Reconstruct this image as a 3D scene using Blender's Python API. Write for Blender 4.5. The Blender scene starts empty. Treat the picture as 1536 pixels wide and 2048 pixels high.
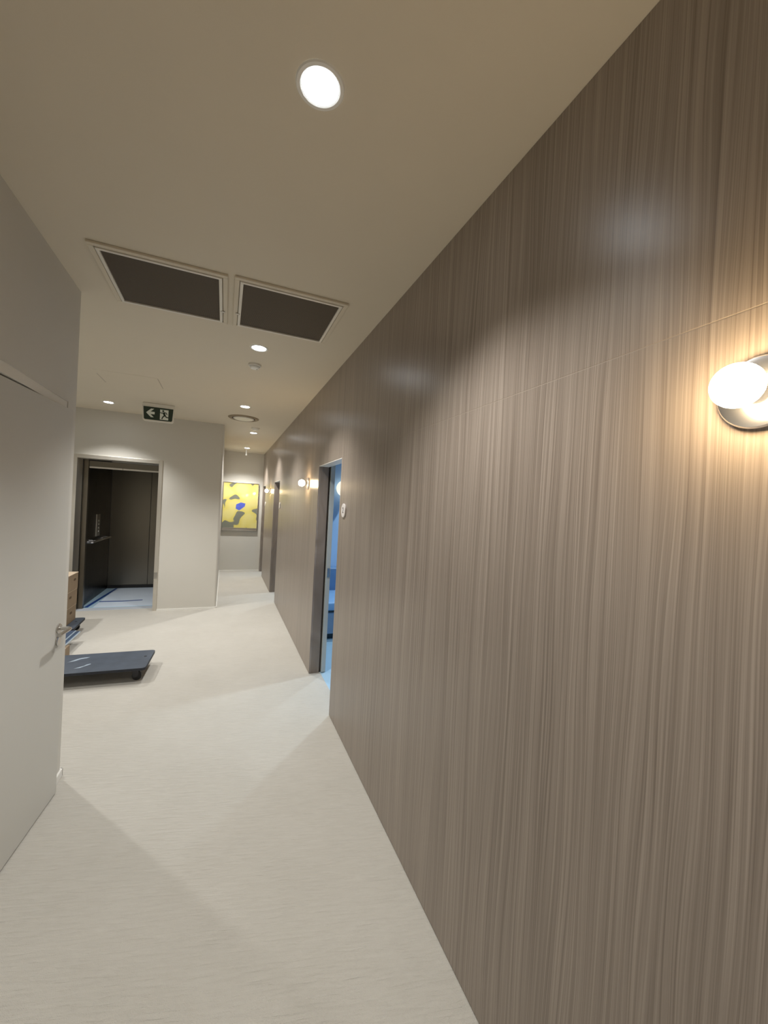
import bpy, bmesh, math, random
from mathutils import Vector, Matrix
random.seed(7)
S = bpy.context.scene
COL = S.collection

# ------------------------------------------------------------------ camera
CAMH = 1.65
YAW, PITCH, ROLL = 0.38475, -0.0086, 0.05206
F_PX = 790.0
F = Vector((math.sin(YAW)*math.cos(PITCH), math.cos(YAW)*math.cos(PITCH), math.sin(PITCH)))
R0 = Vector((math.cos(YAW), -math.sin(YAW), 0)); U0 = R0.cross(F)
RT = math.cos(ROLL)*R0 + math.sin(ROLL)*U0
UP = -math.sin(ROLL)*R0 + math.cos(ROLL)*U0
cd = bpy.data.cameras.new('camera'); cam = bpy.data.objects.new('camera', cd); COL.objects.link(cam)
cd.sensor_fit = 'HORIZONTAL'; cd.sensor_width = 36.0; cd.lens = F_PX/1536*36.0
cd.clip_start = 0.02; cd.clip_end = 100
cam.matrix_world = Matrix(((RT.x, UP.x, -F.x, 0), (RT.y, UP.y, -F.y, 0), (RT.z, UP.z, -F.z, CAMH), (0, 0, 0, 1)))
S.camera = cam

# ------------------------------------------------------------------ world, exposure
w = bpy.data.worlds.new('world'); S.world = w; w.use_nodes = True
w.node_tree.nodes['Background'].inputs[0].default_value = (1, .93, .82, 1)
w.node_tree.nodes['Background'].inputs[1].default_value = 0.02
S.view_settings.view_transform = 'Standard'; S.view_settings.look = 'None'
S.view_settings.exposure = -0.12; S.view_settings.gamma = 1.0; S.view_settings.use_curve_mapping = False

# light levels (watts) and colours of the lamps, an added room lamp among them
P_DOWN, C_DOWN, CONE, BLEND = 100.0, (1.0, 0.985, 0.95), 113, 0.70
P_ROOM, C_ROOM = 85.0, (0.70, 0.87, 1.0)
C_SCONCE, E_SCONCE = (1.0, 0.74, 0.43), 84.0

# ------------------------------------------------------------------ main dimensions
RX = 0.838; LX = -0.814; H = 2.7995; YE = 6.5035; YN = 9.9005; XC = -0.0483; LY = 2.785
SEAM = 2.033; HEAD = 2.026; WT = 0.112
DOORS = [(3.0055, 3.809), (6.719, 7.505), (9.15, 9.80)]
YB = -2.6; XLOB = -4.2; XROOM = 3.5

# ------------------------------------------------------------------ mesh helpers
class MB:
    """collects shapes; build() links them as one mesh object"""
    def __init__(s): s.bm = bmesh.new()
    def box(s, x0, x1, y0, y1, z0, z1, bev=0.0, seg=2):
        b = bmesh.new(); bmesh.ops.create_cube(b, size=1.0)
        for v in b.verts:
            v.co = Vector(((x0+x1)/2+v.co.x*(x1-x0), (y0+y1)/2+v.co.y*(y1-y0), (z0+z1)/2+v.co.z*(z1-z0)))
        if bev > 0: bmesh.ops.bevel(b, geom=b.edges[:], offset=bev, segments=seg, affect='EDGES', profile=.5)
        return s._add(b)
    def _add(s, b, M=None):
        if M is not None: bmesh.ops.transform(b, matrix=M, verts=b.verts)
        me = bpy.data.meshes.new('t'); b.to_mesh(me); b.free(); s.bm.from_mesh(me); bpy.data.meshes.remove(me)
        return s
    def lathe(s, prof, loc=(0,0,0), axis='Z', n=32, M=None):
        """prof: list of (radius, height); closed at ends with radius 0"""
        b = bmesh.new(); rings = []
        for r, z in prof:
            if r < 1e-6: rings.append([b.verts.new((0, 0, z))])
            else: rings.append([b.verts.new((r*math.cos(2*math.pi*i/n), r*math.sin(2*math.pi*i/n), z)) for i in range(n)])
        for a, c in zip(rings, rings[1:]):
            for i in range(n):
                j = (i+1) % n
                if len(a) == 1 and len(c) == 1: continue
                if len(a) == 1: b.faces.new((a[0], c[i], c[j]))
                elif len(c) == 1: b.faces.new((a[i], a[j], c[0]))
                else: b.faces.new((a[i], a[j], c[j], c[i]))
        bmesh.ops.recalc_face_normals(b, faces=b.faces)
        T = Matrix.Translation(loc)
        if axis == 'X': T = T @ Matrix.Rotation(math.pi/2, 4, 'Y')
        if axis == '-X': T = T @ Matrix.Rotation(-math.pi/2, 4, 'Y')
        if axis == 'Y': T = T @ Matrix.Rotation(-math.pi/2, 4, 'X')
        if axis == '-Y': T = T @ Matrix.Rotation(math.pi/2, 4, 'X')
        return s._add(b, T if M is None else M @ T)
    def prism(s, poly, t0, t1, plane='XZ', at=(0,0,0), bev=0.0):
        """extrude a 2-D polygon from t0 to t1 along the plane's normal"""
        b = bmesh.new()
        def P(u, v, t):
            return {'XZ': (u, t, v), 'YZ': (t, u, v), 'XY': (u, v, t)}[plane]
        A = [b.verts.new(P(u, v, t0)) for u, v in poly]; B = [b.verts.new(P(u, v, t1)) for u, v in poly]
        n = len(poly)
        b.faces.new(A); b.faces.new(list(reversed(B)))
        for i in range(n):
            j = (i+1) % n; b.faces.new((A[i], B[i], B[j], A[j]))
        bmesh.ops.recalc_face_normals(b, faces=b.faces)
        if bev > 0: bmesh.ops.bevel(b, geom=b.edges[:], offset=bev, segments=2, affect='EDGES', profile=.5)
        return s._add(b, Matrix.Translation(at))
    def tube(s, pts, r, n=24):
        b = bmesh.new(); pts = [Vector(p) for p in pts]; rings = []
        for i, p in enumerate(pts):
            d = (pts[min(i+1, len(pts)-1)] - pts[max(i-1, 0)]).normalized()
            a = d.orthogonal().normalized() if i == 0 else (rings_a - d*rings_a.dot(d)).normalized()
            rings_a = a; c = d.cross(a)
            rings.append([b.verts.new(p + r*(math.cos(2*math.pi*k/n)*a + math.sin(2*math.pi*k/n)*c)) for k in range(n)])
        for u, v in zip(rings, rings[1:]):
            for k in range(n): b.faces.new((u[k], u[(k+1) % n], v[(k+1) % n], v[k]))
        b.faces.new(list(reversed(rings[0]))); b.faces.new(rings[-1])
        bmesh.ops.recalc_face_normals(b, faces=b.faces)
        return s._add(b)
    def build(s, name, mat, parent=None, local=False, smooth=True, ang=17):
        me = bpy.data.meshes.new(name); s.bm.to_mesh(me); s.bm.free()
        if parent is not None and not local:
            me.transform(Matrix.Translation(-wloc(parent)))
        if smooth:
            me.polygons.foreach_set('use_smooth', [True]*len(me.polygons)); me.set_sharp_from_angle(angle=math.radians(ang))
        me.materials.append(mat)
        o = bpy.data.objects.new(name, me); COL.objects.link(o)
        if parent is not None: o.parent = parent
        return o
def wloc(o):
    v = Vector((0, 0, 0))
    while o is not None: v = v + o.location; o = o.parent
    return v
def tag(o, label, cat, group=None, kind=None):
    o['label'] = label; o['category'] = cat
    if group: o['group'] = group
    if kind: o['kind'] = kind
    return o
def thing(name, loc, label, cat, group=None, kind=None):
    o = bpy.data.objects.new(name, None); COL.objects.link(o); o.location = loc; o.empty_display_size = .05
    return tag(o, label, cat, group, kind)
def copy_tree(o, parent=None):
    c = o.copy(); COL.objects.link(c)
    if parent is not None: c.parent = parent
    for ch in [q for q in bpy.data.objects if q.parent == o]: copy_tree(ch, c)
    return c
def rrect(w, h, r, n=5, cx=0, cy=0):
    out = []
    for qx, qy, a0 in ((1, 1, 0), (-1, 1, 90), (-1, -1, 180), (1, -1, 270)):
        for k in range(n+1):
            a = math.radians(a0 + 90*k/n)
            out.append((cx+qx*(w/2-r)+r*math.cos(a), cy+qy*(h/2-r)+r*math.sin(a)))
    return out

# ------------------------------------------------------------------ materials
def new_mat(name):
    m = bpy.data.materials.new(name); m.use_nodes = True
    return m, m.node_tree.nodes, m.node_tree.links, m.node_tree.nodes['Principled BSDF']
def simple(name, col, rough=.5, metal=0.0, var=.06, scale=8.0, bump=0.0, bscale=200.0, coat=0.0, spec=.5):
    m, N, L, B = new_mat(name)
    tc = N.new('ShaderNodeTexCoord'); no = N.new('ShaderNodeTexNoise'); no.inputs['Scale'].default_value = scale; no.inputs['Detail'].default_value = 4
    L.new(tc.outputs['Object'], no.inputs['Vector'])
    mx = N.new('ShaderNodeMix'); mx.data_type = 'RGBA'
    mx.inputs[6].default_value = tuple(c*(1-var) for c in col)+(1,); mx.inputs[7].default_value = tuple(min(1, c*(1+var)) for c in col)+(1,)
    L.new(no.outputs['Fac'], mx.inputs[0]); L.new(mx.outputs[2], B.inputs['Base Color'])
    B.inputs['Roughness'].default_value = rough; B.inputs['Metallic'].default_value = metal
    B.inputs['Coat Weight'].default_value = coat; B.inputs['Specular IOR Level'].default_value = spec
    if bump > 0:
        n2 = N.new('ShaderNodeTexNoise'); n2.inputs['Scale'].default_value = bscale; n2.inputs['Detail'].default_value = 3
        L.new(tc.outputs['Object'], n2.inputs['Vector'])
        bp = N.new('ShaderNodeBump'); bp.inputs['Strength'].default_value = bump; bp.inputs['Distance'].default_value = .002
        L.new(n2.outputs['Fac'], bp.inputs['Height']); L.new(bp.outputs['Normal'], B.inputs['Normal'])
    return m
def emit(name, col, strength):
    m, N, L, B = new_mat(name)
    B.inputs['Base Color'].default_value = (.9, .9, .9, 1); B.inputs['Emission Color'].default_value = col+(1,); B.inputs['Emission Strength'].default_value = strength
    return m
def wood_mat(name, dark, light, rough=.3, spec=.5, contrast=1.0):
    m, N, L, B = new_mat(name)
    tc = N.new('ShaderNodeTexCoord')
    # slow sideways drift of the grain so that the lines wander and close into cathedrals
    mp0 = N.new('ShaderNodeMapping'); mp0.inputs['Scale'].default_value = (1, 5.0, .55); L.new(tc.outputs['Object'], mp0.inputs[0])
    dn = N.new('ShaderNodeTexNoise'); dn.inputs['Scale'].default_value = 1.0; dn.inputs['Detail'].default_value = 2; L.new(mp0.outputs[0], dn.inputs['Vector'])
    sep = N.new('ShaderNodeSeparateXYZ'); L.new(tc.outputs['Object'], sep.inputs[0])
    ma = N.new('ShaderNodeMath'); ma.operation = 'MULTIPLY_ADD'; ma.inputs[1].default_value = .085; L.new(dn.outputs['Fac'], ma.inputs[0]); L.new(sep.outputs['Y'], ma.inputs[2])
    cmb = N.new('ShaderNodeCombineXYZ'); L.new(sep.outputs['X'], cmb.inputs[0]); L.new(ma.outputs[0], cmb.inputs[1]); L.new(sep.outputs['Z'], cmb.inputs[2])
    def streak(sy, sz, det, rg=.6):
        mp = N.new('ShaderNodeMapping'); mp.inputs['Scale'].default_value = (1, sy, sz); L.new(cmb.outputs[0], mp.inputs[0])
        n = N.new('ShaderNodeTexNoise'); n.inputs['Scale'].default_value = 1.0; n.inputs['Detail'].default_value = det; n.inputs['Roughness'].default_value = rg
        L.new(mp.outputs[0], n.inputs['Vector']); return n.outputs['Fac']
    a = streak(105, .40, 3); b = streak(330, 1.4, 2); c = streak(9, .18, 2)
    def mix(x, y, f):
        q = N.new('ShaderNodeMix'); q.data_type = 'FLOAT'; q.inputs[0].default_value = f; L.new(x, q.inputs[2]); L.new(y, q.inputs[3]); return q.outputs[0]
    s = mix(mix(a, b, .5), c, .12)
    cr = N.new('ShaderNodeValToRGB'); e = cr.color_ramp.elements
    k = .13/contrast
    e[0].position = .5-k; e[0].color = dark+(1,); e[1].position = .5+k*.9; e[1].color = light+(1,)
    L.new(s, cr.inputs[0]); L.new(cr.outputs[0], B.inputs['Base Color'])
    B.inputs['Roughness'].default_value = rough; B.inputs['Specular IOR Level'].default_value = spec
    bp = N.new('ShaderNodeBump'); bp.inputs['Strength'].default_value = .30; bp.inputs['Distance'].default_value = .0006
    L.new(mix(a, b, .5), bp.inputs['Height']); L.new(bp.outputs['Normal'], B.inputs['Normal'])
    return m
def carpet_mat():
    m, N, L, B = new_mat('cream_carpet')
    tc = N.new('ShaderNodeTexCoord')
    mr = N.new('ShaderNodeMapping'); mr.inputs['Rotation'].default_value = (0, 0, math.radians(13)); L.new(tc.outputs['Object'], mr.inputs[0])
    mp = N.new('ShaderNodeMapping'); mp.inputs['Scale'].default_value = (10, 80, 1); L.new(mr.outputs[0], mp.inputs[0])
    n1 = N.new('ShaderNodeTexNoise'); n1.inputs['Scale'].default_value = 1.0; n1.inputs['Detail'].default_value = 2.5; n1.inputs['Distortion'].default_value = .5; L.new(mp.outputs[0], n1.inputs['Vector'])
    n2 = N.new('ShaderNodeTexNoise'); n2.inputs['Scale'].default_value = 420; n2.inputs['Detail'].default_value = 2; L.new(tc.outputs['Object'], n2.inputs['Vector'])
    n3 = N.new('ShaderNodeTexNoise'); n3.inputs['Scale'].default_value = 2.2; n3.inputs['Detail'].default_value = 5; L.new(tc.outputs['Object'], n3.inputs['Vector'])
    mx = N.new('ShaderNodeMix'); mx.data_type = 'FLOAT'; mx.inputs[0].default_value = .3; L.new(n1.outputs['Fac'], mx.inputs[2]); L.new(n2.outputs['Fac'], mx.inputs[3])
    cr = N.new('ShaderNodeValToRGB'); e = cr.color_ramp.elements; e[0].position = .25; e[0].color = (.555, .53, .475, 1); e[1].position = .7; e[1].color = (.655, .63, .575, 1)
    m3 = N.new('ShaderNodeMix'); m3.data_type = 'FLOAT'; m3.inputs[0].default_value = .45; L.new(mx.outputs[0], m3.inputs[2]); L.new(n3.outputs['Fac'], m3.inputs[3])
    L.new(m3.outputs[0], cr.inputs[0]); L.new(cr.outputs[0], B.inputs['Base Color'])
    B.inputs['Roughness'].default_value = .95; B.inputs['Specular IOR Level'].default_value = .15
    B.inputs['Sheen Weight'].default_value = .15
    bp = N.new('ShaderNodeBump'); bp.inputs['Strength'].default_value = 1.0; bp.inputs['Distance'].default_value = .011
    L.new(mx.outputs[0], bp.inputs['Height']); L.new(bp.outputs['Normal'], B.inputs['Normal'])
    return m
def brushed(name, col, rough, horiz=False):
    m, N, L, B = new_mat(name)
    tc = N.new('ShaderNodeTexCoord'); mp = N.new('ShaderNodeMapping'); mp.inputs['Scale'].default_value = (180, 180, 2) if not horiz else (2, 2, 180)
    no = N.new('ShaderNodeTexNoise'); no.inputs['Scale'].default_value = 1; no.inputs['Detail'].default_value = 3
    L.new(tc.outputs['Object'], mp.inputs[0]); L.new(mp.outputs[0], no.inputs['Vector'])
    mr = N.new('ShaderNodeMapRange'); mr.inputs[3].default_value = rough*.75; mr.inputs[4].default_value = rough*1.25
    L.new(no.outputs['Fac'], mr.inputs[0]); L.new(mr.outputs[0], B.inputs['Roughness'])
    B.inputs['Base Color'].default_value = col+(1,); B.inputs['Metallic'].default_value = 1
    return m

M = {}
M['ceiling'] = simple('ceiling_paint', (.72, .655, .535), .8, var=.02, scale=3, bump=.08, bscale=350)
M['wall'] = simple('wall_paint', (.65, .63, .575), .6, var=.02, scale=3, bump=.06, bscale=300)
M['doorpaint'] = simple('door_paint', (.62, .61, .565), .5, var=.02, scale=3)
M['white'] = simple('white_paint', (.85, .84, .80), .4, var=.02)
M['plastic'] = simple('white_plastic', (.80, .77, .70), .4, var=.02)
M['wood'] = wood_mat('taupe_wood_laminate', (.190, .151, .120), (.378, .318, .267), rough=.32, spec=.75)
M['wood_jamb'] = wood_mat('dark_wood_laminate', (.205, .163, .128), (.300, .244, .196), rough=.4)
M['joint'] = simple('joint_strip_tan', (.37, .31, .25), .5)
M['core'] = simple('panel_core', (.10, .075, .055), .8)
M['carpet'] = carpet_mat()
M['steel'] = brushed('brushed_steel', (.72, .69, .63), .42)
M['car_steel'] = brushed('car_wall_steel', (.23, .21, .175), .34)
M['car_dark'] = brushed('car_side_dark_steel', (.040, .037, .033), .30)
M['chrome'] = simple('chrome', (.86, .86, .88), .24, metal=1.0, var=.01)
M['satin'] = simple('satin_nickel', (.55, .53, .50), .25, metal=1.0, var=.02)
M['sill'] = simple('sill_aluminium', (.50, .54, .60), .5)
M['black'] = simple('black_rubber', (.012, .012, .013), .55)
M['casterdark'] = simple('dark_caster_steel', (.05, .05, .055), .4, metal=.8)
M['ring'] = simple('diffuser_shadow_ring', (.27, .21, .14), .6)  # dark tint stands in for the shadow gap around the disc
M['gap'] = simple('dark_gap', (.015, .012, .01), .9)
M['film'] = simple('blue_lit_film', (.72, .82, .97), .35, var=.08, scale=5, bump=.25, bscale=12)  # white sheet; the bluish light on it is put into the colour
M['tape'] = simple('blue_tape', (.02, .07, .28), .5)
M['dolly'] = simple('slate_blue_plywood', (.072, .090, .120), .40, var=.35, scale=9, bump=.25, bscale=40)
M['dolly_edge'] = simple('dark_plywood_edge', (.022, .026, .036), .7)
M['scuff'] = simple('white_scuff', (.34, .41, .49), .5, var=.4, scale=30)
M['card'] = simple('cardboard', (.27, .20, .13), .8, var=.10, scale=12)
M['cardlight'] = simple('cardboard_lid', (.50, .40, .29), .8, var=.06, scale=12)
M['hole'] = simple('hand_hole_dark', (.10, .065, .035), .9)
M['panel_sheet'] = simple('pale_blue_panel', (.42, .52, .62), .25, var=.15, scale=14, coat=.5)
M['panel_edge'] = simple('dark_blue_edge', (.05, .08, .14), .4)
M['grille'] = None
M['signgreen'] = simple('sign_green', (.004, .022, .012), .3, coat=.4)
M['signwhite'] = simple('sign_white', (.80, .85, .80), .4)
M['number'] = simple('number_dark', (.06, .045, .05), .5)
M['numdisc'] = simple('sign_disc', (.78, .74, .72), .35)
M['globe'] = emit('opal_globe_warm', C_SCONCE, E_SCONCE)
M['led'] = emit('downlight_lens', (.88, .94, 1.0), 32.0)
M['roomwall'] = simple('pale_blue_paint', (.46, .66, .92), .6, var=.02)
M['roomfloor'] = simple('pale_blue_vinyl', (.42, .60, .74), .35, var=.03)
M['roomceil'] = simple('room_ceiling_paint', (.7, .75, .8), .7)
M['slider'] = simple('slider_edge_paint', (.52, .55, .53), .45)
M['bench'] = simple('blue_vinyl_upholstery', (.28, .48, .76), .35, var=.05)
M['benchback'] = simple('blue_vinyl_back', (.13, .24, .42), .4, var=.05)
M['benchbase'] = simple('blue_grey_laminate', (.26, .34, .46), .5)
M['kick'] = simple('dark_kick', (.035, .06, .075), .6)
M['roomglobe'] = emit('cream_globe', (1.0, .95, .72), 1.15)

# dark mesh of the return-air grilles: fine perforation
m, N, L, B = new_mat('return_air_mesh'); M['grille'] = m
tc = N.new('ShaderNodeTexCoord'); vo = N.new('ShaderNodeTexVoronoi'); vo.inputs['Scale'].default_value = 260; vo.inputs['Randomness'].default_value = 0
L.new(tc.outputs['Object'], vo.inputs['Vector']); cr = N.new('ShaderNodeValToRGB'); e = cr.color_ramp.elements
e[0].position = .35; e[0].color = (.022, .016, .010, 1); e[1].position = .55; e[1].color = (.175, .135, .095, 1)
L.new(vo.outputs['Distance'], cr.inputs[0]); L.new(cr.outputs[0], B.inputs['Base Color']); B.inputs['Roughness'].default_value = .7

# plain abstract print: loose yellow patches over grey green
m, N, L, B = new_mat('abstract_print'); M['print'] = m
tc = N.new('ShaderNodeTexCoord'); no = N.new('ShaderNodeTexNoise'); no.inputs['Scale'].default_value = 3.6; no.inputs['Detail'].default_value = .6; no.inputs['Distortion'].default_value = .3
L.new(tc.outputs['Object'], no.inputs['Vector']); cr = N.new('ShaderNodeValToRGB'); e = cr.color_ramp.elements
e[0].position = .415; e[0].color = (.20, .21, .17, 1); e[1].position = .435; e[1].color = (.72, .62, .16, 1)
q = cr.color_ramp.elements.new(.6); q.color = (.75, .67, .25, 1)
L.new(no.outputs['Fac'], cr.inputs[0]); L.new(cr.outputs[0], B.inputs['Base Color']); B.inputs['Roughness'].default_value = .25; B.inputs['Coat Weight'].default_value = .8; B.inputs['Coat Roughness'].default_value = .06
M['printblue'] = simple('print_blue', (.10, .14, .62), .3, var=.3, scale=14)

# ------------------------------------------------------------------ the setting
def struct(name, mb, mat, label, cat, parent=None, **k):
    return tag(mb.build(name, mat, parent, **k), label, cat, kind='structure')
struct('floor', MB().box(XLOB, .95, YB, YN+.1, -.06, 0), M['carpet'], 'cream ribbed carpet floor of the corridor and lift lobby', 'floor', smooth=False)
struct('ceiling', MB().box(XLOB-.1, XROOM+.1, YB-.1, 12.1, H, H+.1), M['ceiling'], 'plain beige painted ceiling with recessed lights', 'ceiling', smooth=False)

# left wall with the door opening
DO0, DO1, DHEAD = 1.715, 2.662, 2.143
wl = MB()
wl.box(LX-.13, LX, YB, DO0, 0, H); wl.box(LX-.13, LX, DO1, LY, 0, H); wl.box(LX-.13, LX, DO0, DO1, DHEAD, H)
bmesh.ops.remove_doubles(wl.bm, verts=wl.bm.verts, dist=1e-5)
struct('wall_left', wl, M['wall'], 'beige painted wall on the left around the flush door', 'wall', smooth=False)
struct('wall_lobby_near', MB().box(XLOB, LX-.13, LY-.12, LY, 0, H), M['wall'], 'beige lobby wall hidden behind the left door', 'wall', smooth=False)
struct('wall_lobby_side', MB().box(XLOB-.1, XLOB, LY-.12, YE+.12, 0, H), M['wall'], 'beige side wall of the lift lobby out of view', 'wall', smooth=False)
struct('wall_store', MB().box(LX-1.6, LX-1.5, YB, LY-.12, 0, H), M['wall'], 'beige back wall of the store room behind the left door', 'wall', smooth=False)
struct('wall_back', MB().box(LX-1.6, RX+.2, YB-.1, YB, 0, H), M['wall'], 'beige corridor wall behind the viewer', 'wall', smooth=False)
trim = MB(); trim.box(LX-.13, LX-.004, DO0, DO0+.02, 0, DHEAD); trim.box(LX-.13, LX-.004, DO1-.02, DO1, 0, DHEAD-.0425); trim.box(LX-.13, LX-.004, DO0+.02, DO1, DHEAD-.0425, DHEAD)
struct('trim_1', trim, M['plastic'], 'painted jambs and head lining of the left door opening', 'door frame', smooth=False)
bb = MB(); bb.box(LX, LX+.012, DO1, LY+.012, 0, .045, .003); bb.box(LX-.2, LX+.012, LY, LY+.012, 0, .045, .003)
struct('baseboard_left', bb, M['white'], 'short white skirting wrapping the end of the left wall', 'baseboard')

# lift wall (rounded outer corner) with the lift opening, corridor wall, end wall
FX0, FX1, FZ = -1.909, -.845, 2.1745
def lprof(o):       # plan outline of the wall corner with a small round
    r = .035+o; pts = []
    for k in range(9):
        a = math.radians(-90+90*k/8); pts.append((XC-.035+r*math.cos(a), YE+.035+r*math.sin(a)))
    return pts
we = MB()
we.box(XLOB, FX0+.02, YE, YE+.12, 0, H); we.box(FX0+.02, FX1-.02, YE, YE+.12, FZ-.02, H)
we.prism([(FX1-.02, YE)] + lprof(0) + [(XC, YN+.1), (XC-.12, YN+.1), (XC-.12, YE+.12), (FX1-.02, YE+.12)], 0, H, 'XY')
struct('wall_lift', we, M['wall'], 'beige wall around the lift turning into the narrow corridor', 'wall', ang=30)
bl = MB(); bl.prism([(FX1+.002, YE), (FX1+.002, YE-.012)] + lprof(.012) + [(XC+.012, YN), (XC, YN)] + list(reversed(lprof(0))), 0, .022, 'XY')
struct('baseboard_lift', bl, M['white'], 'thin white skirting strip along the lift wall and its rounded corner', 'baseboard', ang=30)
struct('wall_end', MB().box(XC-.12, RX+.3, YN, YN+.1, 0, H), M['wall'], 'beige end wall of the corridor behind the yellow picture', 'wall', smooth=False)
struct('baseboard_end', MB().box(XC+.012, RX-.002, YN-.012, YN, 0, .025, .002), M['white'], 'thin white skirting at the foot of the end wall', 'baseboard')

# right wall: core with wood-laminate panels hung on it
core = MB(); xs0, xs1 = RX+.018, RX+WT
prev = YB
for a, b in DOORS:
    core.box(xs0, xs1, prev, a-.018, 0, H); core.box(xs0, xs1, a-.018, b+.018, HEAD+.02, H); prev = b+.018
core.box(xs0, xs1, prev, YN, 0, H)
bmesh.ops.remove_doubles(core.bm, verts=core.bm.verts, dist=1e-5)
wr = struct('wall_right', core, M['core'], 'long right wall faced with taupe wood-grain laminate panels', 'wall', smooth=False)
prev = YB
for a, b in DOORS + [(YN, YN)]:
    MB().box(RX, RX+.018, prev, a, .004, SEAM-.0010, .0006).build('wall_panel', M['wood'], wr); prev = b
MB().box(RX, RX+.018, YB, YN, SEAM+.0010, H-.001, .0006).build('wall_panel', M['wood'], wr)
prev = YB
for a, b in DOORS + [(YN, YN)]:
    MB().box(RX+.0005, RX+.017, prev, a, SEAM-.00098, SEAM+.00098).build('joint_strip', M['joint'], wr, smooth=False); prev = b
for i, (a, b) in enumerate(DOORS):
    j = MB(); j.box(RX+.0185, RX+WT-.014, a-.017, a, 0, HEAD); j.box(RX+.0185, RX+WT-.014, b, b+.017, 0, HEAD)
    t = struct('trim_%d' % (i+2), j, M['wood_jamb'], ['dark wood lining of the nearest doorway, the one with the blue room', 'dark wood lining of the middle doorway in the right wall', 'dark wood lining of the farthest doorway beside the yellow picture'][i], 'door frame', smooth=False)
    MB().box(RX+.001, RX+WT-.014, a, b, HEAD, HEAD+.006).build('head_strip', M['plastic'], t, smooth=False)
    MB().box(RX+.0185, RX+WT-.014, a-.017, b+.017, HEAD+.006, HEAD+.019).build('head_lining', M['plastic'], t, smooth=False)

# rooms behind the right wall
ROOMY = [(2.2, 5.56), (5.68, 8.4), (8.52, 12.0)]
for i, (y0, y1) in enumerate(ROOMY):
    n = i+1; nm = ['nearest', 'middle', 'farthest'][i]
    sh = MB(); sh.box(RX+WT, XROOM, y1, y1+.06, 0, H); sh.box(RX+WT, XROOM, y0-.06, y0, 0, H); sh.box(XROOM, XROOM+.06, y0-.06, y1+.06, 0, H)
    if i == 2: sh.box(RX+WT, RX+WT+.06, YN, y1, 0, H)
    struct('wall_room_%d' % n, sh, M['roomwall'], 'pale blue walls of the %s room off the corridor' % nm, 'wall', smooth=False)
    struct('floor_room_%d' % n, MB().box(.95, XROOM, y0-.06, y1+.06, -.06, .001), M['roomfloor'], 'pale blue floor of the %s room off the corridor' % nm, 'floor', smooth=False)

# ------------------------------------------------------------------ doors
d1 = thing('door_1', (-.8525, 1.737, 0), 'flush beige door on the left standing slightly ajar', 'door', kind='structure')
MB().box(-.042, 0, 0, .898, .008, 2.094, .0015).build('door_leaf', M['doorpaint'], d1, local=True)
hd = MB(); hd.lathe([(0, 0), (.026, 0), (.026, .006), (.023, .009), (0, .009)], (0, .838, .925), 'X', 28)
hd.tube([(.006, .838, .925), (.040, .838, .925), (.050, .836, .925), (.055, .828, .925), (.056, .815, .925), (.056, .715, .925)], .0095, 24)
hn = hd.build('door_handle', M['satin'], d1, local=True); hn['label'] = 'satin metal lever handle'
MB().lathe([(0, 0), (.026, 0), (.026, .006), (.022, .008), (0, .008)], (0, .838, .860), 'X', 24).build('lock_rose', M['satin'], d1, local=True)
d1.rotation_euler[2] = -math.atan(.0801)

d2 = thing('door_2', (.975, 3.80, 0), 'pale sliding door pushed back beside the blue room', 'door', kind='structure')
MB().box(.957, 1.000, 3.800, 4.62, .006, 2.06, .002).build('door_leaf', M['slider'], d2)
lt = MB(); lt.box(.966, .991, 3.794, 3.802, .945, 1.035, .002); lt.build('edge_latch', M['satin'], d2)
sd = MB().box(.952, 1.004, 2.98, 4.64, 2.066, 2.11, .002).build('track', M['white'], d2)

# ------------------------------------------------------------------ lift
fr = thing('trim_5', (-1.38, YE, 0), 'brushed steel frame around the open lift doorway', 'lift frame', kind='structure')
FW = .05; FY0, FY1 = YE-.012, YE+.225
MB().box(FX0, FX0+FW, FY0, FY1, 0, FZ, .002).build('jamb', M['steel'], fr)
MB().box(FX1-FW, FX1, FY0, FY1, 0, FZ, .002).build('jamb', M['steel'], fr)
MB().box(FX0+FW, FX1-FW, FY0, FY1, FZ-FW, FZ, .002).build('head', M['steel'], fr)
MB().box(FX0+FW, FX1-FW, FY1-.07, FY1+.06, -.02, .006, .001).build('sill', M['sill'], fr)
MB().box(FX1-FW+.004, FX1-.004, FY0-.006, FY0+.002, .47, .56, .002).build('reflective_band', M['satin'], fr)  # added block imitating a reflected band on the steel jamb

CX0, CX1, CY0, CY1, CZ = -1.835, -.62, YE+.26, 8.19, 2.22
car = thing('lift_car', ((CX0+CX1)/2, (CY0+CY1)/2, 0), 'dark open lift car with steel walls seen through its doorway', 'lift')
MB().box(CX0-.03, CX1+.03, CY0+.04, CY1+.03, -.05, .004).build('car_floor', M['roomfloor'], car, smooth=False)
for k in range(2):
    xm = CX0 + (CX1-CX0)*k/2
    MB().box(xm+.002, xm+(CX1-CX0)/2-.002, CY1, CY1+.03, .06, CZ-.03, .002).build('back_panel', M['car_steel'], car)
MB().box(CX0, CX1, CY1-.006, CY1+.03, .004, .058, .002).build('kick_strip', M['black'], car)
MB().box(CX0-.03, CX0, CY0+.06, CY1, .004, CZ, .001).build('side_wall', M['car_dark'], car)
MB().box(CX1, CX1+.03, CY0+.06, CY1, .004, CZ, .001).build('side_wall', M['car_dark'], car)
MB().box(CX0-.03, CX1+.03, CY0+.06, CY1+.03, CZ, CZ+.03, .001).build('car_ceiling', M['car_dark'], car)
MB().box(CX0-.03, CX0+.035, CY0+.0, CY0+.06, .004, CZ, .001).build('door_post', M['car_steel'], car)
MB().box(CX1-.035, CX1+.03, CY0, CY0+.06, .004, CZ, .001).build('door_post', M['car_steel'], car)
hp = MB().box(CX0+.035, CX1-.035, CY0+.02, CY0+.06, 2.035, 2.115, .002).build('header', M['car_steel'], car)
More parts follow.
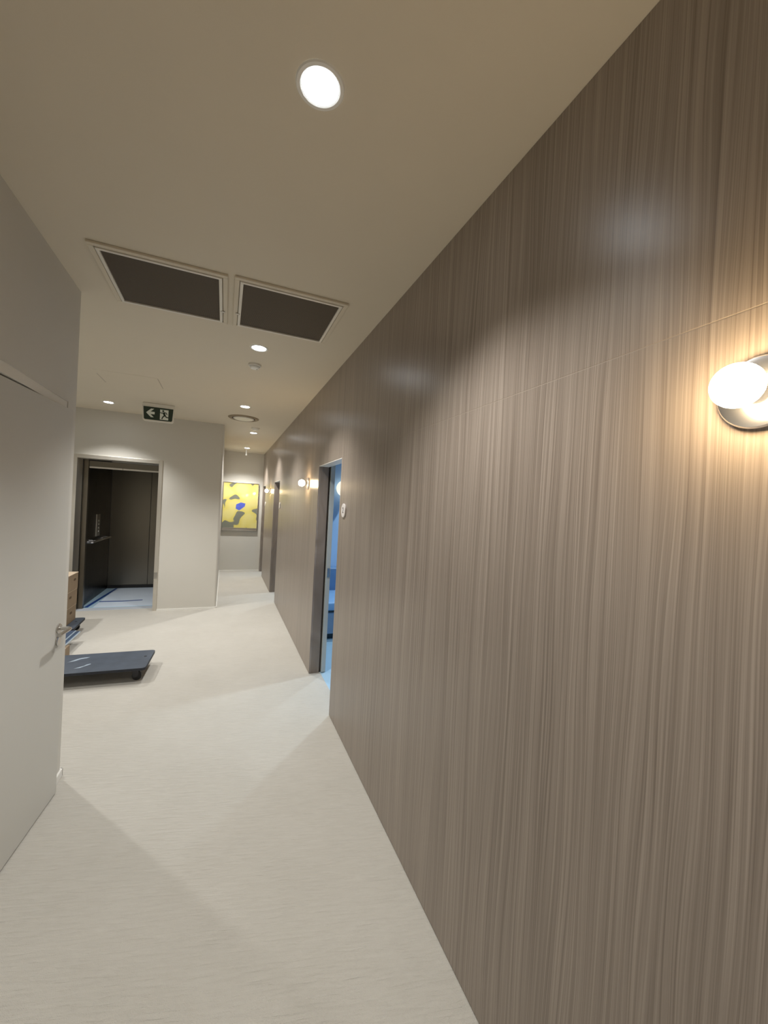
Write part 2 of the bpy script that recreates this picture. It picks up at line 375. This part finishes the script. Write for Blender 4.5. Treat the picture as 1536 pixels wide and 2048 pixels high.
for x0, x1 in ((CX0+.04, -1.395), (-1.388, CX1-.04)):
    MB().box(x0, x1, CY0+.015, CY0+.065, 2.012, 2.034, .002).build('header_trim', M['plastic'], hp)
MB().box(CX0+.1, CX1-.1, CY1-.5, CY1-.06, CZ-.04, CZ-.001, .004).build('ceiling_light', M['plastic'], car)
hr = MB(); hr.tube([(CX0+.002, 6.98, .93), (CX0+.05, 6.98, .93), (CX0+.062, 6.99, .93), (CX0+.066, 7.02, .93), (CX0+.066, 7.95, .93), (CX0+.062, 7.98, .93), (CX0+.05, 7.99, .93), (CX0+.002, 7.99, .93)], .015, 24)
ho = hr.build('handrail', M['chrome'], car)
for yy in (7.0, 7.22, 7.75):
    MB().lathe([(0, 0), (.022, 0), (.022, .008), (.010, .012), (.010, .06), (0, .06)], (CX0, yy, .93), 'X', 24).build('bracket', M['chrome'], ho)
cp = MB().box(CX0, CX0+.012, 7.36, 7.55, .985, 1.33, .003).build('control_panel', M['steel'], car)
for k in range(4):
    MB().lathe([(0, 0), (.014, 0), (.013, .005), (0, .005)], (CX0+.012, 7.47, 1.06+.055*k), 'X', 24).build('button', M['plastic'], cp)
# protective film on the lift floor, taped down with blue tape
fs = thing('floor_protection_sheet', (-1.2, 7.4, .004), 'white protective sheet with bluish light put into its colour, taped to the lift floor', 'floor sheet')
MB().box(-1.69, CX1-.03, CY0+.06, CY1-.03, .0045, .007).build('sheet', M['film'], fs, smooth=False)
MB().prism([(-1.80, CY0+.07), (-1.755, CY0+.07), (-1.665, CY1-.04), (-1.70, CY1-.04)], .0072, .0085, 'XY').build('tape', M['tape'], fs, smooth=False)
MB().prism([(-1.70, 7.15), (-1.40, 7.13), (-1.13, 7.17), (-1.13, 7.215), (-1.40, 7.175), (-1.70, 7.195)], .0072, .0085, 'XY').build('tape', M['tape'], fs, smooth=False)

# ------------------------------------------------------------------ ceiling fixtures
def downlight(x, y, label, energy=P_DOWN, col=C_DOWN, tilt=0, cone=CONE, blend=BLEND, first=[]):
    if not first:
        t = thing('downlight', (x, y, H), label, 'downlight', 'recessed ceiling downlights')
        MB().lathe([(.050, -.0005), (.050, -.003), (.055, -.005), (.064, -.0045), (.067, -.0005)], n=48).build('trim_ring', M['white'], t, local=True)
        MB().lathe([(0, -.0035), (.030, -.003), (.050, -.0015), (.050, -.0003), (0, -.0003)], n=40).build('lens', M['led'], t, local=True)
        first.append(t)
    else:
        t = copy_tree(first[0]); t.location = (x, y, H); t['label'] = label
    for q in [c for c in bpy.data.objects if c.parent == t and c.type == 'LIGHT']: bpy.data.objects.remove(q)
    l = bpy.data.lights.new('downlight_lamp', 'SPOT'); l.energy = energy; l.color = col
    l.spot_size = math.radians(cone); l.spot_blend = blend; l.shadow_soft_size = .035
    lo = bpy.data.objects.new('lamp', l); COL.objects.link(lo); lo.parent = t; lo.location = (0, 0, -.045); lo.rotation_euler = (math.radians(tilt), 0, 0)
    return t
downlight(.193, 1.103, 'very bright round downlight, the nearest and largest on the ceiling')
downlight(.188, 3.118, 'round downlight just beyond the ceiling grilles')
downlight(.182, 5.115, 'round downlight just before the round ceiling air diffuser')
downlight(.400, 6.975, 'round downlight just behind the far smoke detector')
downlight(.400, 9.02, 'small round downlight above the yellow picture', P_DOWN*1.35, tilt=9)
downlight(-1.395, 5.90, 'round downlight in front of the lift, left of the exit sign')
downlight(-2.10, 4.45, 'round downlight over the lobby hidden behind the left door', P_DOWN*1.3, cone=132, blend=.5)
downlight(.19, -.90, 'round downlight behind the viewer', P_DOWN*.6)
downlight(1.73, 3.98, 'cool white downlight inside the nearest blue room', P_ROOM, C_ROOM, cone=102, blend=.7)
downlight(2.10, 4.98, 'added unseen downlight brightening the nearest blue room', P_ROOM*1.3, C_ROOM, cone=104, blend=.8)  # added lamp out of view, brightens the far wall of the room
downlight(1.73, 7.68, 'cool white downlight inside the middle room', P_ROOM, C_ROOM, cone=92, blend=.9)
downlight(1.73, 9.95, 'cool white downlight inside the farthest room', P_ROOM*.8, C_ROOM, cone=92, blend=.9)

def detector(x, y, r, label):
    t = thing('smoke_detector', (x, y, H), label, 'smoke detector', 'smoke detectors on the ceiling')
    MB().lathe([(0, 0), (r, 0), (r, -.012), (r*.93, -.018), (r*.80, -.018), (r*.80, -.0001)], n=40).build('base', M['plastic'], t, local=True)
    MB().lathe([(0, -.001), (r*.72, -.001), (r*.72, -.024), (r*.62, -.034), (r*.25, -.038), (0, -.038)], n=40).build('chamber', M['white'], t, local=True)
    MB().lathe([(0, -.037), (.004, -.037), (.004, -.040), (0, -.040)], (r*.35, 0, 0), n=10).build('indicator', M['gap'], t, local=True)
detector(.185, 3.51, .052, 'small white smoke detector beside the second downlight')
detector(.400, 6.50, .062, 'white smoke detector beyond the round ceiling diffuser')
t = thing('air_diffuser', (.195, 5.825, H), 'round beige ceiling air diffuser in the middle of the corridor', 'air diffuser')
MB().lathe([(.150, -.001), (.155, -.012), (.185, -.014), (.202, -.004), (.203, -.0003)], n=56).build('outer_ring', M['ring'], t, local=True)
MB().lathe([(0, -.022), (.120, -.020), (.136, -.012), (.132, -.006), (0, -.006)], n=56).build('disc', M['plastic'], t, local=True)
MB().lathe([(0, -.001), (.150, -.001), (.150, -.004), (0, -.004)], n=40).build('throat', M['gap'], t, local=True)
t = thing('sprinkler', (.40, 9.25, H), 'small white drop sprinkler hanging at the far end of the ceiling', 'sprinkler')
MB().lathe([(0, 0), (.030, 0), (.030, -.006), (.012, -.010), (0, -.010)], n=24).build('escutcheon', M['white'], t, local=True)
MB().lathe([(0, -.009), (.011, -.009), (.011, -.10), (.016, -.105), (.016, -.13), (0, -.13)], n=20).build('drop_tube', M['white'], t, local=True)
MB().lathe([(0, -.129), (.018, -.129), (.018, -.135), (0, -.137)], n=20).build('deflector', M['plastic'], t, local=True)

def grille(x0, x1, y0, y1, label, side):
    t = thing('return_air_grille', ((x0+x1)/2, (y0+y1)/2, H), label, 'air grille', 'return air grilles on the ceiling')
    def ring(a0, a1, b0, b1, wd, z0, z1, name, mat, bev=.002):
        q = MB(); q.box(a0, a1, b0, b0+wd, z0, z1, bev); q.box(a0, a1, b1-wd, b1, z0, z1, bev)
        q.box(a0, a0+wd, b0+wd, b1-wd, z0, z1, bev); q.box(a1-wd, a1, b0+wd, b1-wd, z0, z1, bev)
        return q.build(name, mat, t)
    ring(x0, x1, y0, y1, .024, H-.012, H-.0005, 'flange', M['ceiling'])
    ring(x0+.028, x1-.028, y0+.028, y1-.028, .016, H-.016, H-.001, 'filter_frame', M['plastic'])
    MB().box(x0+.043, x1-.043, y0+.043, y1-.043, H-.008, H-.002).build('mesh', M['grille'], t, smooth=False)
    xm = x1-.026 if side > 0 else x0+.026
    MB().box(xm-.012, xm+.012, y0+.40, y0+.412, H-.019, H-.010, .001).build('latch', M['satin'], t)
grille(-.637, -.034, 2.195, 2.792, 'left of the two dark square ceiling grilles, nearer the beige door', 1)
grille(-.002, .603, 2.180, 2.790, 'right of the two dark square ceiling grilles, nearer the wood wall', -1)

# exit sign hung from the ceiling
ex = thing('exit_sign', (-.805, 5.63, H), 'white framed dark green exit sign with arrow and running figure', 'exit sign')
MB().box(-.175, .175, -.022, .026, -.030, -.0005, .006).build('mount', M['plastic'], ex, local=True)
body = MB().prism([(-.180, -.028), (.180, -.028), (.168, -.208), (.150, -.222), (-.150, -.222), (-.168, -.208)], -.020, .020, 'XZ', bev=.004).build('body', M['plastic'], ex, local=True)
pan = MB().prism([(-.163, -.048), (.163, -.048), (.153, -.195), (.143, -.205), (-.143, -.205), (-.153, -.195)], -.0225, -.018, 'XZ').build('green_panel', M['signgreen'], ex, local=True, smooth=False)
def flat(name, polys, mat, t0=-.0240, t1=-.0215):
    q = MB()
    for p in polys: q.prism(p, t0, t1, 'XZ')
    return q.build(name, mat, pan, local=True, smooth=False)
flat('arrow', [[(-.132, -.122), (-.080, -.070), (-.048, -.070), (-.084, -.107), (-.040, -.107), (-.040, -.137), (-.084, -.137), (-.048, -.174), (-.080, -.174)]], M['signwhite'])
flat('doorway', [[(.018, -.068), (.110, -.068), (.110, -.192), (.018, -.192)]], M['signwhite'])
def limb(a, b, wd):
    ax, ay = a; bx, by = b; dx, dy = bx-ax, by-ay; l = math.hypot(dx, dy); nx, ny = -dy/l*wd/2, dx/l*wd/2
    return [(ax+nx, ay+ny), (bx+nx, by+ny), (bx-nx, by-ny), (ax-nx, ay-ny)]
head = [(.052+.011*math.cos(2*math.pi*k/12), -.084+.011*math.sin(2*math.pi*k/12)) for k in range(12)]
flat('running_figure', [head, limb((.056, -.100), (.072, -.142), .024), limb((.058, -.104), (.034, -.112), .010), limb((.036, -.110), (.018, -.106), .009),
     limb((.062, -.100), (.088, -.106), .010), limb((.087, -.104), (.094, -.126), .009), limb((.070, -.138), (.050, -.158), .013), limb((.051, -.154), (.040, -.184), .012),
     limb((.072, -.138), (.092, -.160), .013), limb((.090, -.158), (.122, -.162), .012)], M['signgreen'], -.0252, -.0238)

# flush access hatch in the lobby ceiling: two of its joints show
t = thing('access_hatch', (-.92, 4.66, H), 'faint flush access hatch in the beige ceiling before the exit sign', 'access hatch')
MB().box(-1.180, -.660, 4.42, 4.90, H-.0012, H-.0002, .0006).build('hatch_panel', M['ceiling'], t)
MB().box(-1.186, -1.1815, 4.56, 4.87, H-.0012, H-.0002).build('joint', M['joint'], t, smooth=False)
MB().box(-.6585, -.654, 4.44, 4.80, H-.0012, H-.0002).build('joint', M['joint'], t, smooth=False)

# ------------------------------------------------------------------ wall sconces
def sconce(y, label, first=[]):
    if first:
        t = copy_tree(first[0]); t.location = (RX, y, 1.880); t['label'] = label; return t
    t = thing('wall_sconce', (RX, y, 1.880), label, 'wall lamp', 'globe wall sconces on the wood wall')
    MB().lathe([(0, 0), (.0600, 0), (.0615, .003), (.0615, .010), (.0590, .0135), (.050, .015), (0, .015)], axis='-X', n=56).build('back_plate', M['chrome'], t, local=True)
    MB().lathe([(0, .014), (.021, .014), (.021, .034), (.018, .042), (0, .042)], axis='-X', n=28).build('socket', M['chrome'], t, local=True)
    g = []
    for k in range(19):
        a = math.pi*k/18; g.append((max(0, .036*math.sin(a)) if 0 < k < 18 else 0, .073-.036*math.cos(a)))
    MB().lathe(g, axis='-X', n=36).build('globe_bulb', M['globe'], t, local=True)
    first.append(t); return t
sconce(.387, 'glowing globe wall lamp on a chrome disc, the nearest one at the right edge')
sconce(4.30, 'glowing globe wall lamp just beyond the blue room doorway')
sconce(8.13, 'glowing globe wall lamp beyond the middle doorway, farthest of the three')

# room number discs
def room_sign(y, z, label, num=None):
    t = thing('room_sign', (RX, y, z), label, 'room sign', 'round room signs beside the doors')
    MB().lathe([(0, 0), (.050, 0), (.052, .002), (.052, .008), (.050, .010), (0, .010)], axis='-X', n=44).build('disc', M['numdisc'], t, local=True)
    if num:
        cu = bpy.data.curves.new('num', 'FONT'); cu.body = num; cu.size = .062; cu.extrude = .0006; cu.align_x = 'CENTER'; cu.align_y = 'CENTER'
        tmp = bpy.data.objects.new('tmp', cu); COL.objects.link(tmp); bpy.context.view_layer.update()
        me = bpy.data.meshes.new_from_object(tmp.evaluated_get(bpy.context.evaluated_depsgraph_get())); bpy.data.objects.remove(tmp)
        me.transform(Matrix(((0, 0, -1, -.0106), (-1, 0, 0, 0), (0, 1, 0, 0), (0, 0, 0, 1)))); me.materials.append(M['number'])
        o = bpy.data.objects.new('number', me); COL.objects.link(o); o.parent = t
room_sign(2.868, 1.620, 'round white room sign reading 2 beside the blue room doorway', '2')
room_sign(6.575, 1.612, 'tiny round room sign beside the middle doorway')
room_sign(9.02, 1.612, 'tiny round room sign beside the farthest doorway')

# ------------------------------------------------------------------ picture on the end wall
pc = thing('framed_picture', (.352, YN, .955), 'large yellow and grey abstract picture in a silver box frame', 'picture')
px0, px1, pz0, pz1 = -.044, .748, .958, 2.085
q = MB(); wd = .016
q.box(px0, px1, YN-.065, YN-.002, pz1-wd, pz1, .004); q.box(px0, px1, YN-.065, YN-.002, pz0, pz0+wd, .004)
q.box(px0, px0+wd, YN-.065, YN-.002, pz0+wd, pz1-wd, .004); q.box(px1-wd, px1, YN-.065, YN-.002, pz0+wd, pz1-wd, .004)
q.build('frame', M['satin'], pc)
cv = MB().box(px0+wd, px1-wd, YN-.052, YN-.004, pz0+wd, pz1-wd).build('print', M['print'], pc, smooth=False)
MB().prism([(.25, 1.47), (.33, 1.43), (.45, 1.53), (.46, 1.60), (.36, 1.62), (.26, 1.57)], YN-.0532, YN-.051, 'XZ').build('blue_patch', M['printblue'], cv, smooth=False)
MB().box(px0+wd, px1-wd, YN-.060, YN-.050, pz0+wd, pz0+wd+.05, .002).build('frame_lip', M['satin'], pc)

# ------------------------------------------------------------------ dollies and goods in the lobby
def dolly(loc, rz, label, L_=.78, W_=.46, scuff=False):
    t = thing('furniture_dolly', loc, label, 'dolly', 'flat furniture dollies in the lobby')
    zt = .130
    b = MB().prism(rrect(L_, W_, .035), zt-.022, zt-.001, 'XY').build('deck_board', M['dolly_edge'], t, local=True)
    MB().prism(rrect(L_-.004, W_-.004, .034), zt-.001, zt, 'XY').build('deck_mat', M['dolly'], b, local=True)
    for sx in (-1, 1):
        for sy in (-1, 1):
            x, y = sx*(L_/2-.085), sy*(W_/2-.075)
            c = MB(); c.box(x-.034, x+.034, y-.03, y+.03, zt-.027, zt-.0225, .001); c.box(x-.024, x+.024, y-.019, y-.015, .03, zt-.027, .001); c.box(x-.024, x+.024, y+.015, y+.019, .03, zt-.027, .001)
            co = c.build('caster', M['casterdark'], t, local=True)
            MB().lathe([(0, -.013), (.036, -.013), (.039, -.009), (.039, .009), (.036, .013), (0, .013)], (x+.008, y, .039), 'Y', 26).build('wheel', M['black'], co, local=True)
    for sx in (-1, 1):
        MB().lathe([(0, 0), (.012, 0), (.012, .0012), (0, .0012)], (sx*(L_/2-.055), W_/2-.17, zt), 'Z', 16).build('rope_hole', M['black'], b, local=True)
    if scuff:
        MB().prism([(-.17, -.125), (-.13, -.118), (-.095, -.075), (-.07, -.045), (-.075, -.032), (-.10, -.048), (-.112, -.072), (-.15, -.105)], zt, zt+.0004, 'XY').build('scuff_mark', M['scuff'], b, local=True, smooth=False)
        MB().prism([(-.27, .04), (-.22, .06), (-.19, .10), (-.15, .115), (-.13, .14), (-.17, .135), (-.21, .12), (-.235, .085)], zt, zt+.0004, 'XY').build('scuff_mark', M['scuff'], b, local=True, smooth=False)
    t.rotation_euler[2] = rz
    return t
dolly((-.965, 4.245, 0), math.radians(-2), 'scuffed slate blue furniture dolly in the open, nearer the viewer', scuff=True)
dolly((-1.87, 5.56, 0), math.radians(2), 'slate blue furniture dolly carrying the stacked cardboard boxes', L_=.74, W_=.50)
labs = ['bottom cardboard box of the three stacked on the dolly', 'middle cardboard box of the three stacked on the dolly', 'topmost cardboard box of the three stacked on the dolly']
for k in range(3):
    z0 = .131 + k*.191; hh = .188; dx = (-.006, .0, .004)[k]
    t = thing('cardboard_box', (-1.79, 5.575, z0), labs[k], 'box', 'cardboard boxes on the dolly')
    MB().box(-2.00, -1.592+dx, 5.385, 5.765, z0, z0+hh-.008, .003).build('carton', M['card'], t)
    MB().box(-2.002, -1.590+dx, 5.383, 5.767, z0+hh-.008, z0+hh, .002).build('lid', M['cardlight'], t)
    MB().prism(rrect(.070, .026, .012, cx=5.60+(.05 if k == 2 else -.06*(k == 1)), cy=z0+.115), -1.5925+dx, -1.5905+dx, 'YZ').build('hand_hole', M['hole'], t, smooth=False)
t = thing('carton', (-1.75, 4.72, 0), 'low brown carton on the carpet between the two dollies', 'carton')
MB().box(-2.1, -1.385, 4.60, 4.87, 0, .108, .003).build('carton_body', M['card'], t)
MB().box(-2.1, -1.383, 4.715, 4.755, .1082, .1092).build('packing_tape', M['cardlight'], t, smooth=False)
for k in range(2):
    o = thing('flat_panel', (-1.75, 4.95, .1095+k*.020), ['lower of two pale blue flat panels lying on the brown carton', 'upper of two pale blue flat panels lying on the brown carton'][k], 'panel', 'pale panels on the carton')
    z0 = .1095+k*.0195; o.location.z = z0
    MB().box(-2.2, -1.405+.0-.03*k, 4.63, 5.26-.03*k, z0, z0+.017, .003).build('sheet', M['panel_sheet'], o)
    MB().box(-2.2, -1.412-.03*k, 4.64, 5.25-.03*k, z0+.017, z0+.0193).build('spacer', M['panel_edge'], o, smooth=False)

# ------------------------------------------------------------------ inside the nearest room
bn = thing('bench', (1.8, 5.1, 0), 'blue upholstered bench inside the room seen through the doorway', 'bench')
MB().box(1.10, 2.7, 4.78, 5.54, 0, .075).build('toe_kick', M['kick'], bn, smooth=False)
MB().box(1.08, 2.7, 4.72, 5.54, .075, .335, .004).build('base', M['benchbase'], bn)
MB().box(1.08, 2.7, 4.73, 5.54, .335, .362, .002).build('shadow_rail', M['kick'], bn)
MB().box(1.07, 2.7, 4.70, 5.42, .362, .465, .025, 4).build('seat_cushion', M['bench'], bn)
MB().box(1.07, 2.7, 5.41, 5.555, .44, .78, .025, 4).build('backrest', M['benchback'], bn)
gl = thing('globe_lamp', (1.575, 5.555, 1.905), 'cream globe lamp on the blue room wall cut off by the door frame', 'wall lamp')
g = [(0, -.118)] + [(.118*math.sin(math.pi*k/18), -.118*math.cos(math.pi*k/18)) for k in range(1, 18)] + [(0, .118)]
MB().lathe(g, (0, -.135, 0), 'Z', 36).build('globe', M['roomglobe'], gl, local=True)
MB().lathe([(0, 0), (.055, 0), (.055, .012), (.018, .020), (.018, .04), (0, .04)], axis='-Y', n=28).build('wall_plate', M['satin'], gl, local=True)
